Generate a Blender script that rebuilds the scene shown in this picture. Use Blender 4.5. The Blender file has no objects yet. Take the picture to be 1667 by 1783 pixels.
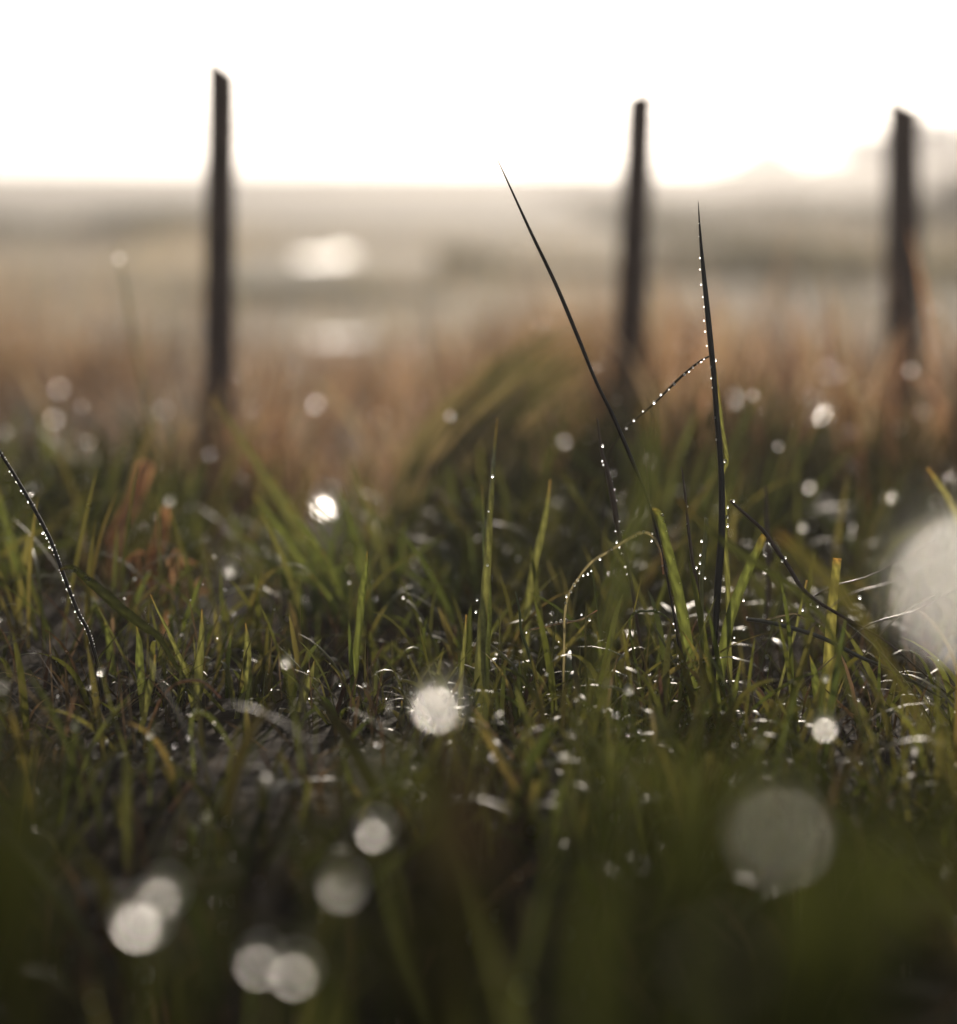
import bpy, math, random
import numpy as np
from mathutils import Vector, Matrix

R = math.radians
random.seed(7)
rng = np.random.default_rng(11)
scene = bpy.context.scene
col = scene.collection

# ------------------------------------------------------------------ camera
F_PX, CX, CY, HOR = 3714.0, 833.5, 891.5, 292.0
CAM = Vector((0.0, 0.0, 0.42))
PITCH = math.atan((CY - HOR) / F_PX)
cam = bpy.data.cameras.new("camera")
cam_o = bpy.data.objects.new("camera", cam)
col.objects.link(cam_o)
cam_o.location = CAM
cam_o.rotation_euler = (math.pi / 2 - PITCH, 0, 0)
cam.sensor_fit = 'VERTICAL'
cam.sensor_height = 24.0
cam.lens = 24.0 * F_PX / 1783.0
cam.clip_start = 0.02
cam.clip_end = 3000
FOCUS = 1.6
APER = 0.036
cam.dof.use_dof = True
cam.dof.focus_distance = FOCUS
cam.dof.aperture_fstop = cam.lens / 1000.0 / APER
scene.camera = cam_o

# ------------------------------------------------------------------ world, sun, exposure
SUN_EL, SUN_AZ = R(14), R(6)          # azimuth measured from +Y towards +X
world = bpy.data.worlds.new("World")
scene.world = world
world.use_nodes = True
nt = world.node_tree
nt.nodes.clear()
sky = nt.nodes.new("ShaderNodeTexSky")
sky.sky_type = 'NISHITA'
sky.sun_disc = False
sky.sun_elevation = SUN_EL
sky.sun_rotation = SUN_AZ
sky.dust_density = 2.2
sky.air_density = 1.0
sky.ozone_density = 1.0
bg = nt.nodes.new("ShaderNodeBackground")
bg.inputs[1].default_value = 0.115
wo = nt.nodes.new("ShaderNodeOutputWorld")
hs = nt.nodes.new("ShaderNodeHueSaturation")          # mist takes most of the colour out of the sky
hs.inputs['Saturation'].default_value = 0.35
nt.links.new(sky.outputs[0], hs.inputs['Color'])
nt.links.new(hs.outputs[0], bg.inputs[0])
nt.links.new(bg.outputs[0], wo.inputs[0])

sun = bpy.data.lights.new("sun", 'SUN')
sun.energy = 5.0
sun.angle = R(0.6)
sun.color = (1.0, 0.87, 0.73)
sun_o = bpy.data.objects.new("sun", sun)
col.objects.link(sun_o)
sd = Vector((math.sin(SUN_AZ) * math.cos(SUN_EL), math.cos(SUN_AZ) * math.cos(SUN_EL), math.sin(SUN_EL)))
sun_o.rotation_euler = sd.to_track_quat('Z', 'Y').to_euler()
sun_o.location = (0, 0, 30)

scene.view_settings.view_transform = 'Standard'
scene.view_settings.look = 'None'
scene.view_settings.exposure = 0.4
scene.view_settings.gamma = 1.0
scene.view_settings.use_curve_mapping = False
scene.render.engine = 'CYCLES'
cy = scene.cycles
cy.use_denoising = True
cy.denoiser = 'OPENIMAGEDENOISE'
cy.denoising_input_passes = 'RGB_ALBEDO_NORMAL'
cy.use_adaptive_sampling = False
cy.sample_clamp_indirect = 60
cy.sample_clamp_direct = 0
cy.max_bounces = 8
cy.transmission_bounces = 6
cy.transparent_max_bounces = 8
cy.volume_bounces = 0
cy.caustics_reflective = False
cy.caustics_refractive = True
cy.blur_glossy = 0.0

# ------------------------------------------------------------------ helpers
FWD = Vector((0, math.cos(PITCH), -math.sin(PITCH)))
UP = Vector((0, math.sin(PITCH), math.cos(PITCH)))
RIGHT = Vector((1, 0, 0))


def P(x, y, d=FOCUS):
    """a point of the place seen at photo pixel (x, y), d metres away along the view"""
    return CAM + FWD * d + RIGHT * ((x - CX) / F_PX * d) - UP * ((y - CY) / F_PX * d)


def behind(c):   # depth at which a drop's disc is c photo pixels wide, beyond the focus
    return 1.0 / max(0.02, 1 / FOCUS - c / (F_PX * APER))


def front(c):
    return 1.0 / (1 / FOCUS + c / (F_PX * APER))


def sstep(a, b, t):
    t = np.clip((t - a) / (b - a), 0, 1)
    return t * t * (3 - 2 * t)


def ground_z(x, y):
    x = np.asarray(x, float); y = np.asarray(y, float)
    z = -0.15 * (1 - sstep(0.45, 1.45, y))
    z = z - 0.22 * sstep(1.9, 4.8, y) - 0.14 * sstep(4.5, 9, y)
    near = 1 - sstep(12, 30, y)
    z = z + near * (0.012 * np.sin(x * 7 + 1.3) * np.sin(y * 6.1) + 0.02 * np.sin(x * 2.3 + y * 1.7))
    z = z + sstep(10, 40, y) * (0.05 * np.sin(y * 0.21 + x * 0.05) + 0.04 * np.sin(x * 0.33))
    az = x / np.maximum(y, 1.0)
    z = z + sstep(45, 140, y) * (0.5 + 2.0 * sstep(0.10, 0.24, az))
    return z


def gz(x, y):
    return float(ground_z(x, y))


def tag(o, label=None, cat=None, group=None, kind=None):
    if label: o['label'] = label
    if cat: o['category'] = cat
    if group: o['group'] = group
    if kind: o['kind'] = kind
    elif cat: o['kind'] = 'thing'
    return o


def make(name, verts, faces, mat, parent=None, smooth=True, cols=None, me=None):
    if me is None:
        me = bpy.data.meshes.new(name)
        if isinstance(verts, np.ndarray):
            faces = np.asarray(faces, np.int32)
            nv, nf, k = len(verts), len(faces), faces.shape[1]
            me.vertices.add(nv)
            me.vertices.foreach_set('co', verts.astype(np.float32).ravel())
            me.loops.add(nf * k)
            me.loops.foreach_set('vertex_index', faces.ravel())
            me.polygons.add(nf)
            me.polygons.foreach_set('loop_start', np.arange(0, nf * k, k, dtype=np.int32))
            me.polygons.foreach_set('loop_total', np.full(nf, k, np.int32))
            me.update(calc_edges=True)
        else:
            me.from_pydata([tuple(v) for v in verts], [], faces)
        if cols is not None:
            a = me.color_attributes.new('tint', 'FLOAT_COLOR', 'POINT')
            a.data.foreach_set('color', np.asarray(cols, np.float32).ravel())
        if smooth:
            me.polygons.foreach_set('use_smooth', [True] * len(me.polygons))
        me.materials.append(mat)
    o = bpy.data.objects.new(name, me)
    col.objects.link(o)
    if parent: o.parent = parent
    return o


# ------------------------------------------------------------------ materials
def new_mat(name):
    m = bpy.data.materials.new(name)
    m.use_nodes = True
    m.node_tree.nodes.clear()
    return m, m.node_tree.nodes, m.node_tree.links


def leaf_mat(name, use_attr=True, color=(0.06, 0.09, 0.02), trans=0.42, rough=0.38, spec=0.5, boost=(1.25, 1.2, 0.8)):
    m, n, l = new_mat(name)
    out = n.new('ShaderNodeOutputMaterial')
    if use_attr:
        a = n.new('ShaderNodeAttribute'); a.attribute_name = 'tint'; c = a.outputs['Color']
    else:
        a = n.new('ShaderNodeRGB'); a.outputs[0].default_value = (*color, 1); c = a.outputs[0]
    tc = n.new('ShaderNodeTexCoord')
    mp = n.new('ShaderNodeMapping'); mp.inputs['Scale'].default_value = (1, 1, 0.12)
    l.new(tc.outputs['Object'], mp.inputs[0])
    nz = n.new('ShaderNodeTexNoise'); nz.inputs['Scale'].default_value = 420; nz.inputs['Detail'].default_value = 3
    l.new(mp.outputs[0], nz.inputs['Vector'])
    mr = n.new('ShaderNodeMapRange'); mr.inputs[3].default_value = 0.6; mr.inputs[4].default_value = 1.4
    l.new(nz.outputs[0], mr.inputs[0])
    mx = n.new('ShaderNodeVectorMath'); mx.operation = 'SCALE'
    l.new(c, mx.inputs[0]); l.new(mr.outputs[0], mx.inputs['Scale'])
    p = n.new('ShaderNodeBsdfPrincipled')
    p.inputs['Roughness'].default_value = rough
    p.inputs['Specular IOR Level'].default_value = spec
    l.new(mx.outputs[0], p.inputs['Base Color'])
    bm = n.new('ShaderNodeBump'); bm.inputs['Strength'].default_value = 0.25; bm.inputs['Distance'].default_value = 0.0005
    l.new(nz.outputs[0], bm.inputs['Height']); l.new(bm.outputs[0], p.inputs['Normal'])
    t = n.new('ShaderNodeBsdfTranslucent')
    mt = n.new('ShaderNodeVectorMath'); mt.operation = 'MULTIPLY'; mt.inputs[1].default_value = boost
    l.new(mx.outputs[0], mt.inputs[0]); l.new(mt.outputs[0], t.inputs[0])
    ms = n.new('ShaderNodeMixShader'); ms.inputs[0].default_value = trans
    l.new(p.outputs[0], ms.inputs[1]); l.new(t.outputs[0], ms.inputs[2])
    l.new(ms.outputs[0], out.inputs[0])
    return m


M_GRASS = leaf_mat('grass_leaf', spec=0.12, trans=0.5, rough=0.45)
M_DRY = leaf_mat('dry_leaf', trans=0.5, rough=0.7, spec=0.05, boost=(1.3, 1.15, 0.9))
M_STEM = leaf_mat('wet_stem', trans=0.08, rough=0.35, spec=0.25)
M_FAR = leaf_mat('far_foliage', trans=0.3, rough=0.8, spec=0.1)

# water drop: slightly rough so that the sun's image inside it is a soft glint
m, n, l = new_mat('dew_water'); M_DEW = m
out = n.new('ShaderNodeOutputMaterial')
g = n.new('ShaderNodeBsdfPrincipled')
g.inputs['Base Color'].default_value = (1, 1, 1, 1)
g.inputs['Transmission Weight'].default_value = 1.0
g.inputs['IOR'].default_value = 1.33
g.inputs['Roughness'].default_value = 0.37
l.new(g.outputs[0], out.inputs[0])

M_DEW2 = M_DEW.copy(); M_DEW2.name = 'dew_water_hazy'
[q for q in M_DEW2.node_tree.nodes if q.type == 'BSDF_PRINCIPLED'][0].inputs['Roughness'].default_value = 0.5

m, n, l = new_mat('soil_and_field'); M_SOIL = m
out = n.new('ShaderNodeOutputMaterial')
p = n.new('ShaderNodeBsdfPrincipled'); p.inputs['Roughness'].default_value = 0.9
p.inputs['Specular IOR Level'].default_value = 0.02
geo = n.new('ShaderNodeNewGeometry')
sep = n.new('ShaderNodeSeparateXYZ'); l.new(geo.outputs['Position'], sep.inputs[0])
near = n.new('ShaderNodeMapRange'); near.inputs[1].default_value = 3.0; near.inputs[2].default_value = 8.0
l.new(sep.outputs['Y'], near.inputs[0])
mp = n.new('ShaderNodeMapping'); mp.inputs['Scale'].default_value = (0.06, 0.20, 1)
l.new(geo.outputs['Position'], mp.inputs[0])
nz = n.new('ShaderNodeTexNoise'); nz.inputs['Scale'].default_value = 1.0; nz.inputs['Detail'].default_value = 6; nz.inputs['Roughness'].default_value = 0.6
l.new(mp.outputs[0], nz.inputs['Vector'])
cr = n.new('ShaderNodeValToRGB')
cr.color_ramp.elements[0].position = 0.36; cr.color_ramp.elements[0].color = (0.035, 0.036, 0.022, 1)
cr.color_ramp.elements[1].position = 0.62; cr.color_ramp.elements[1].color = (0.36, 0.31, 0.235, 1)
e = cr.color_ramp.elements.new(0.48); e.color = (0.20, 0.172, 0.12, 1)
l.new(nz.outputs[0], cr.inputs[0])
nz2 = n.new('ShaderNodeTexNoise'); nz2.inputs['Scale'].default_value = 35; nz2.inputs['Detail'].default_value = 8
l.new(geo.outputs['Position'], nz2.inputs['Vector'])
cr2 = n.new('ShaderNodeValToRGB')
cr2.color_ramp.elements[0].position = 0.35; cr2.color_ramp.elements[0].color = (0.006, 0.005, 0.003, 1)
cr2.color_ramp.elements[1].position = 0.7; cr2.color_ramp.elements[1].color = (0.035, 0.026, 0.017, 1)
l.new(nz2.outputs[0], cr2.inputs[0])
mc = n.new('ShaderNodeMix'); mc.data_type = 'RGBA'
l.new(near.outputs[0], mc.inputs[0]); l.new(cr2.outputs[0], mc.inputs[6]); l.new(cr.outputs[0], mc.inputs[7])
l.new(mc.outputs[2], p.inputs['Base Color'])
bm = n.new('ShaderNodeBump'); bm.inputs['Distance'].default_value = 0.006; l.new(nz2.outputs[0], bm.inputs['Height'])
l.new(bm.outputs[0], p.inputs['Normal'])
l.new(p.outputs[0], out.inputs[0])

m, n, l = new_mat('weathered_wood'); M_WOOD = m
out = n.new('ShaderNodeOutputMaterial')
p = n.new('ShaderNodeBsdfPrincipled'); p.inputs['Roughness'].default_value = 0.9; p.inputs['Specular IOR Level'].default_value = 0.1
tc = n.new('ShaderNodeTexCoord')
mp = n.new('ShaderNodeMapping'); mp.inputs['Scale'].default_value = (1, 1, 0.06)
l.new(tc.outputs['Object'], mp.inputs[0])
nz = n.new('ShaderNodeTexNoise'); nz.inputs['Scale'].default_value = 160; nz.inputs['Detail'].default_value = 6
l.new(mp.outputs[0], nz.inputs['Vector'])
cr = n.new('ShaderNodeValToRGB')
cr.color_ramp.elements[0].position = 0.3; cr.color_ramp.elements[0].color = (0.014, 0.008, 0.006, 1)
cr.color_ramp.elements[1].position = 0.75; cr.color_ramp.elements[1].color = (0.10, 0.062, 0.050, 1)
l.new(nz.outputs[0], cr.inputs[0]); l.new(cr.outputs[0], p.inputs['Base Color'])
bm = n.new('ShaderNodeBump'); bm.inputs['Distance'].default_value = 0.004; l.new(nz.outputs[0], bm.inputs['Height'])
l.new(bm.outputs[0], p.inputs['Normal'])
l.new(p.outputs[0], out.inputs[0])


def plain(name, color, rough=0.8, spec=0.3, scale=3.0):
    m, n, l = new_mat(name)
    out = n.new('ShaderNodeOutputMaterial')
    p = n.new('ShaderNodeBsdfPrincipled'); p.inputs['Roughness'].default_value = rough
    p.inputs['Specular IOR Level'].default_value = spec
    nz = n.new('ShaderNodeTexNoise'); nz.inputs['Scale'].default_value = scale; nz.inputs['Detail'].default_value = 5
    tc = n.new('ShaderNodeTexCoord'); l.new(tc.outputs['Object'], nz.inputs['Vector'])
    mr = n.new('ShaderNodeMapRange'); mr.inputs[3].default_value = 0.7; mr.inputs[4].default_value = 1.25
    l.new(nz.outputs[0], mr.inputs[0])
    rgb = n.new('ShaderNodeRGB'); rgb.outputs[0].default_value = (*color, 1)
    vm = n.new('ShaderNodeVectorMath'); vm.operation = 'SCALE'
    l.new(rgb.outputs[0], vm.inputs[0]); l.new(mr.outputs[0], vm.inputs['Scale'])
    l.new(vm.outputs[0], p.inputs['Base Color']); l.new(p.outputs[0], out.inputs[0])
    return m


M_WATER = plain('still_water', (0.02, 0.025, 0.02), 0.06, 0.5)
M_WALL = plain('farm_wall', (0.35, 0.31, 0.27))
M_ROOF = plain('farm_roof', (0.16, 0.09, 0.07), scale=8)
M_GLASS = plain('window_glass', (0.03, 0.035, 0.04), 0.1, 0.5)
M_BARK = plain('bark', (0.06, 0.045, 0.035), 0.9, 0.1, 9)

# ------------------------------------------------------------------ ground
ys = np.concatenate([np.linspace(-2.5, 0, 12)[:-1], np.linspace(0, 10, 130)[:-1], np.geomspace(10, 460, 90)])
us = np.linspace(-1, 1, 121)
YY, UU = np.meshgrid(ys, us, indexing='ij')
XX = UU * (2.5 + 0.75 * np.maximum(YY, 0))
ZZ = ground_z(XX, YY)
V = np.stack([XX, YY, ZZ], -1).reshape(-1, 3)
nr, nc = XX.shape
idx = np.arange(nr * nc).reshape(nr, nc)
F = np.stack([idx[:-1, :-1], idx[:-1, 1:], idx[1:, 1:], idx[1:, :-1]], -1).reshape(-1, 4)
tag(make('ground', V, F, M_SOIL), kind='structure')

# ------------------------------------------------------------------ haze
hm, n, l = new_mat('morning_haze')
out = n.new('ShaderNodeOutputMaterial')
pv = n.new('ShaderNodeVolumePrincipled')
pv.inputs['Color'].default_value = (0.92, 0.90, 0.90, 1)
pv.inputs['Density'].default_value = 0.0034
pv.inputs['Anisotropy'].default_value = 0.45
l.new(pv.outputs[0], out.inputs['Volume'])
x0, x1, y0, y1, z0, z1 = -360, 360, -4, 470, -2.5, 10.0
hv = [(x0, y0, z0), (x1, y0, z0), (x1, y1, z0), (x0, y1, z0), (x0, y0, z1), (x1, y0, z1), (x1, y1, z1), (x0, y1, z1)]
hf = [(0, 3, 2, 1), (4, 5, 6, 7), (0, 1, 5, 4), (1, 2, 6, 5), (2, 3, 7, 6), (3, 0, 4, 7)]
tag(make('haze', hv, hf, hm, smooth=False), kind='stuff')


# ------------------------------------------------------------------ fields of blades (numpy ribbons with a folded midrib)
def ribbons(base, length, width, lean_dir, lean, curl, face, segs, tints, fold=0.35, tw=0.5):
    """base (n,3) ... -> verts, faces, cols.  Each blade: 3 verts per ring, pointed tip."""
    nB = len(base)
    t = np.linspace(0, 1, segs + 1)
    ang = lean[:, None] + curl[:, None] * (t[None, :] ** 1.5)       # angle from vertical
    ds = length[:, None] / segs
    mid = 0.5 * (ang[:, 1:] + ang[:, :-1])
    h = np.concatenate([np.zeros((nB, 1)), np.cumsum(np.sin(mid) * ds, 1)], 1)
    v = np.concatenate([np.zeros((nB, 1)), np.cumsum(np.cos(mid) * ds, 1)], 1)
    cx = base[:, 0:1] + np.cos(lean_dir)[:, None] * h
    cyy = base[:, 1:2] + np.sin(lean_dir)[:, None] * h
    cz = base[:, 2:3] + v
    w = width[:, None] * (0.55 + 0.9 * t[None]) * (1 - t[None] ** 2.2) ** 0.8 * 0.5 + 1e-5
    fa = face[:, None] + tw * t[None] * (np.arange(nB)[:, None] % 5 - 2) * 0.5
    sx, sy = np.cos(fa), np.sin(fa)
    C = np.stack([cx, cyy, cz], -1)
    S = np.stack([sx, sy, np.zeros_like(sx)], -1)
    N = np.stack([-sy, sx, np.zeros_like(sx)], -1)
    L = C - S * w[..., None] + N * (w * fold)[..., None]
    Rr = C + S * w[..., None] + N * (w * fold)[..., None]
    verts = np.stack([L, C, Rr], 2).reshape(-1, 3)                   # (nB, segs+1, 3)
    vid = np.arange(nB * (segs + 1) * 3).reshape(nB, segs + 1, 3)
    f1 = np.stack([vid[:, :-1, 0], vid[:, :-1, 1], vid[:, 1:, 1], vid[:, 1:, 0]], -1).reshape(-1, 4)
    f2 = np.stack([vid[:, :-1, 1], vid[:, :-1, 2], vid[:, 1:, 2], vid[:, 1:, 1]], -1).reshape(-1, 4)
    faces = np.concatenate([f1, f2])
    cols = np.repeat(tints, (segs + 1) * 3, axis=0)
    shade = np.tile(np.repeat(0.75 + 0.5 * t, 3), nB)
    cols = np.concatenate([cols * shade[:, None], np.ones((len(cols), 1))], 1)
    return verts, faces, cols, C


def wedge(n, ya, yb, side=0.35, slope=0.30, power=1.0):
    """random ground points between distances ya and yb over the width in view and a margin"""
    y = ya + (yb - ya) * rng.random(n) ** power
    w = side + slope * y
    keep = rng.random(n) < w / (side + slope * yb)
    y = y[keep]; w = w[keep]
    return (rng.random(len(y)) * 2 - 1) * w, y


def pick(palette, n, jitter=0.25):
    p = np.array(palette)[rng.integers(0, len(palette), n)]
    return p * (1 + jitter * (rng.random((n, 1)) * 2 - 1)) * (1 + 0.1 * (rng.random((n, 3)) * 2 - 1))


GREENS = [(0.044, 0.052, 0.015), (0.052, 0.060, 0.019), (0.064, 0.068, 0.024), (0.036, 0.043, 0.014), (0.082, 0.078, 0.030)]
SHADEGREENS = [(0.011, 0.013, 0.005), (0.015, 0.017, 0.006), (0.024, 0.023, 0.009)]  # greens with shade put into the colour, for the dark swards
BROWNS = [(0.22, 0.145, 0.090), (0.28, 0.20, 0.13), (0.12, 0.068, 0.040), (0.34, 0.26, 0.175), (0.08, 0.045, 0.027)]
DUSKY = [(0.045, 0.026, 0.016), (0.06, 0.034, 0.020), (0.03, 0.020, 0.012), (0.026, 0.026, 0.012), (0.10, 0.058, 0.030)]
PALES = [(0.36, 0.31, 0.23), (0.30, 0.26, 0.19), (0.42, 0.37, 0.28), (0.20, 0.18, 0.13)]
THATCH = [(0.05, 0.034, 0.023), (0.035, 0.024, 0.016), (0.09, 0.068, 0.044), (0.026, 0.020, 0.013), (0.024, 0.026, 0.010)]

# drops that shine out of focus: photo x, y, disc width, b(ehind) or f(ront) of the focus, radius px at its depth, where
BOKEH = [  # x, y, disc, side, radius px at its depth, where
    (569, 888, 44, 'b', 17, 'brilliant drop above the centre-left turf'), (402, 1005, 27, 'b', 11, 'bright drop over the left turf'),
    (285, 881, 29, 'b', 4.5, 'pinkish drop on top of the orange stalk'), (92, 902, 34, 'b', 5, 'half-hidden drop beside the beaded stem'),
    (155, 778, 36, 'b', 2.6, 'pale drop at far left above the beaded stem'), (105, 676, 46, 'b', 3.6, 'large pale drop near the left edge'),
    (277, 715, 46, 'b', 2.8, 'pale drop between left edge and left post'), (655, 728, 50, 'b', 2.6, 'faint drop right of the left post'),
    (735, 801, 48, 'b', 4.2, 'rosy drop left of the arching tussock'), (1068, 775, 46, 'b', 4.4, 'drop glowing behind the tallest stem'),
    (1277, 691, 48, 'b', 5.5, 'drop glowing right of the black stem'), (1440, 721, 50, 'b', 15, 'bright drop at right above the dark grass'),
    (1417, 846, 35, 'b', 5, 'small dim drop under the bright right one'), (1385, 927, 26, 'b', 4.6, 'drop just above the olive blade'),
    (1421, 914, 30, 'b', 2.4, 'faint drop above the olive blade'), (1554, 865, 30, 'b', 4.6, 'orange drop near the right edge'),
    (1190, 594, 50, 'b', 2.4, 'faint large drop left of the black stem'), (208, 450, 32, 'b', 3.0, 'highest drop at left over the misty field'),
    (1522, 752, 48, 'b', 2.4, 'very faint drop right of the bright right one'), (755, 915, 34, 'b', 2.6, 'faint green drop behind the centre turf'),
    (599, 955, 27, 'b', 2.8, 'dim drop under the brilliant one'), (584, 1006, 28, 'b', 2.6, 'dim drop in the left fan of blades'),
    (622, 1000, 22, 'b', 2.6, 'narrow drop right of the left fan'), (712, 978, 24, 'b', 4.2, 'paired drop behind the centre turf'),
    (782, 1090, 27, 'b', 7, 'bright drop left of the centre blade'), (767, 1053, 25, 'b', 2.8, 'dim drop above the bright centre one'),
    (867, 1102, 30, 'b', 3.4, 'pink drop right of the centre blade foot'), (885, 1130, 22, 'b', 3.6, 'white drop right of the centre blade foot'),
    (712, 1150, 16, 'b', 3.6, 'small bright drop above the round foreground drop'), (766, 1174, 22, 'b', 3, 'pinkish drop just above the round foreground drop'),
    (367, 1085, 20, 'b', 9, 'bright glint cluster at left'), (392, 1115, 20, 'b', 3, 'dim glint below the left cluster'), (302, 1110, 14, 'b', 3.4, 'little glint left of the cluster'),
    (1095, 1201, 14, 'f', 5.5, 'white glint under the hairpin blade'), (1050, 1190, 12, 'f', 3.6, 'small glint left of the hairpin blade foot'),
    (1437, 1181, 12, 'f', 4.6, 'glint under the cut olive blade'), (1435, 1262, 44, 'f', 11, 'soft drop low at right'), (1323, 1308, 20, 'f', 5, 'striped glint low right of centre'),
    (1570, 1331, 10, 'f', 4.6, 'small glint at lower right'), (5, 1195, 28, 'f', 5, 'drop at the left edge of the turf'), (132, 1265, 16, 'f', 5, 'long glint in the lower left turf'),
    (263, 1280, 14, 'f', 4.8, 'striped glint in the lower left turf'), (370, 1432, 18, 'f', 6, 'flat glint low at left'), (176, 1170, 8, 'f', 4.4, 'glint at the foot of the beaded stem'),
    (944, 1391, 8, 'f', 4.6, 'sharp starry glint below centre'), (880, 1345, 8, 'f', 3.4, 'tiny glint below centre'), (597, 1318, 8, 'f', 3.4, 'tiny glint left of centre'),
    (500, 1152, 18, 'f', 6.5, 'white streak of water left of centre'), (150, 1470, 10, 'f', 3, 'tiny lower left glint'),
    (765, 1215, 82, 'f', 24, 'glowing round drop below the centre blade'), (655, 1441, 62, 'f', 17, 'soft glowing drop low left of centre'),
    (590, 1538, 78, 'f', 20, 'flat oval drop low in the foreground'), (288, 1548, 76, 'f', 20, 'upper of the two bright drops low at left'),
    (248, 1592, 88, 'f', 27, 'lower and brightest of the two drops low at left'), (455, 1668, 84, 'f', 19, 'left drop of the overlapping pair at the bottom'),
    (516, 1684, 86, 'f', 19, 'right drop of the overlapping pair at the bottom'), (1355, 1440, 182, 'f', 26, 'large dim drop low at right'),
    (1672, 984, 262, 'f', 54, 'huge glowing drop at the right edge'), (165, 1745, 50, 'f', 3, 'faint drop in the bottom left corner'), (912, 1722, 60, 'f', 3.5, 'faint drop at the bottom edge'),
]
FRONT = [(P(q[0], q[1], front(q[2])), front(q[2])) for q in BOKEH if q[3] == 'f']


def in_the_way(x, y, z=None, m=0.016):
    """True where a blade would stand between a foreground drop and the lens or the sun"""
    x = np.asarray(x, float); y = np.asarray(y, float)
    bad = np.zeros(x.shape, bool)
    for p, d in FRONT:
        if d > 1.2: continue
        k = y / p.y
        a = (y < p.y + 0.01) & (np.abs(x - p.x * k) < m)
        t = (y - p.y) / sd.y
        b = (t > 0) & (t < 0.3) & (np.abs(x - p.x - sd.x * t) < m * 0.8)
        if z is not None:
            a &= z > CAM.z + (p.z - CAM.z) * k - m
            b &= z > p.z + sd.z * t - m
        bad |= a | b
    return bad


KEY = [(P(q[0], q[1], behind(q[2]))) for q in BOKEH if q[3] == 'b' and q[4] > 8]


def gap(x, y):
    """1 except in the narrow gaps in the grass through which the brightest far drops are seen and lit"""
    bad = np.zeros(x.shape, bool)
    for p in KEY:
        bad |= (y < p.y) & (y > p.y * 0.55) & (np.abs(x - p.x * y / p.y) < 0.022)
        t = (y - p.y) / sd.y
        bad |= (t >= 0) & (t < 0.7) & (np.abs(x - p.x - sd.x * t) < 0.03)
    return 1.0 - bad


dew_pts = []     # positions and radii for the small dew of the sward


def clumpy(x, y, s, seed):
    return 0.5 + 0.25 * (np.sin(x * s + seed) + np.sin(y * s * 1.3 + seed * 2.1 + 1.7 * np.sin(x * s * 0.6)))


def sward(name, label, cat, n, ya, yb, h0, h1, w0, w1, pal, mat, segs=6, lean=0.35, curl=0.9, clump=0.0, dew=0, side=0.35,
          slope=0.30, thin=None, cs=9.0, power=1.0, dewr=(0.0007, 0.0016)):
    x, y = wedge(n, ya, yb, side, slope, power)
    k = clumpy(x, y, cs, len(name) + ya)
    if thin is not None:
        keep = rng.random(len(x)) < thin(x, y)
        x, y, k = x[keep], y[keep], k[keep]
    if yb > 2.4:
        keep = gap(x, y) > 0.5
        x, y, k = x[keep], y[keep], k[keep]
    m = len(x)
    base = np.stack([x, y, ground_z(x, y) - 0.004], -1)
    L = (h0 + (h1 - h0) * rng.random(m) ** 1.4) * (1 - clump + clump * 1.6 * k)
    if name == 'short_grass': L = L * (0.68 + 0.32 * sstep(1.58, 1.95, y))
    W = w0 + (w1 - w0) * rng.random(m)
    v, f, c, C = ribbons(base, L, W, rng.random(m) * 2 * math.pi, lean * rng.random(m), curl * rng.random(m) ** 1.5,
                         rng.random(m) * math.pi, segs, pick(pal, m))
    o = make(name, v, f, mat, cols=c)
    tag(o, label, cat, kind='stuff')
    if dew:
        b = rng.integers(0, m, dew); s = segs + 1 - rng.integers(1, max(3, segs - 2), dew)
        r = dewr[0] + (dewr[1] - dewr[0]) * rng.random(dew) ** 2
        dew_pts.append(np.concatenate([C[b, s], r[:, None]], 1))
    return o


def ground_hit(px, py):
    d = 1.0
    while d < 400:
        q = P(px, py, d)
        if q.z <= gz(q.x, q.y): return q.x, q.y
        d *= 1.005
    return q.x, q.y


PONDS = [(*ground_hit(562, 456), 0.25, 0.55), (*ground_hit(592, 450), 0.10, 0.9), (*ground_hit(590, 598), 0.13, 0.12)]


def near_water(x, y):
    k = np.zeros_like(x)
    for (a, b, rx, ry) in PONDS:
        k = np.maximum(k, ((np.abs(x - a) < rx + 0.15) & (y > b - (1.4 if b < 14 else 5.5)) & (y < b + ry)).astype(float))
    return k


def patches(sx, sy, seed, lo=0.35, hi=0.65):
    def fn(x, y):
        q = clumpy(x, y * sy / sx, sx, seed) * 0.6 + clumpy(x + 3.1, y, sx * 2.3, seed + 4) * 0.4
        return 0.06 + 0.94 * sstep(lo, hi, q)
    return fn


# turf seen in focus and just around it
sward('short_grass', 'wet green turf with fine upright blades in the middle of the picture', 'grass',
      12500, 1.22, 2.35, 0.04, 0.18, 0.0022, 0.0075, [(1.2 * a_, 1.1 * b_, 1.05 * c_) for a_, b_, c_ in GREENS], M_GRASS, 9, 0.7, 2.3, 0.45, dew=800, thin=patches(9, 9, 1.0), dewr=(0.0004, 0.0012))
sward('thin_grass', 'hair-thin bent grass tangled through the turf', 'grass',
      4300, 1.05, 2.3, 0.03, 0.14, 0.0006, 0.0014, THATCH + GREENS[:2], M_DRY, 9, 1.2, 2.2, 0.3, dew=700, thin=patches(7, 7, 2.0), dewr=(0.0003, 0.0009))
sward('grass_undergrowth', 'matted old grass and litter between the green blades', 'grass',
      17000, 0.5, 2.8, 0.03, 0.08, 0.001, 0.0045, THATCH, M_DRY, 5, 1.4, 1.2, 0.2, dew=250, dewr=(0.0004, 0.0012))
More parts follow.
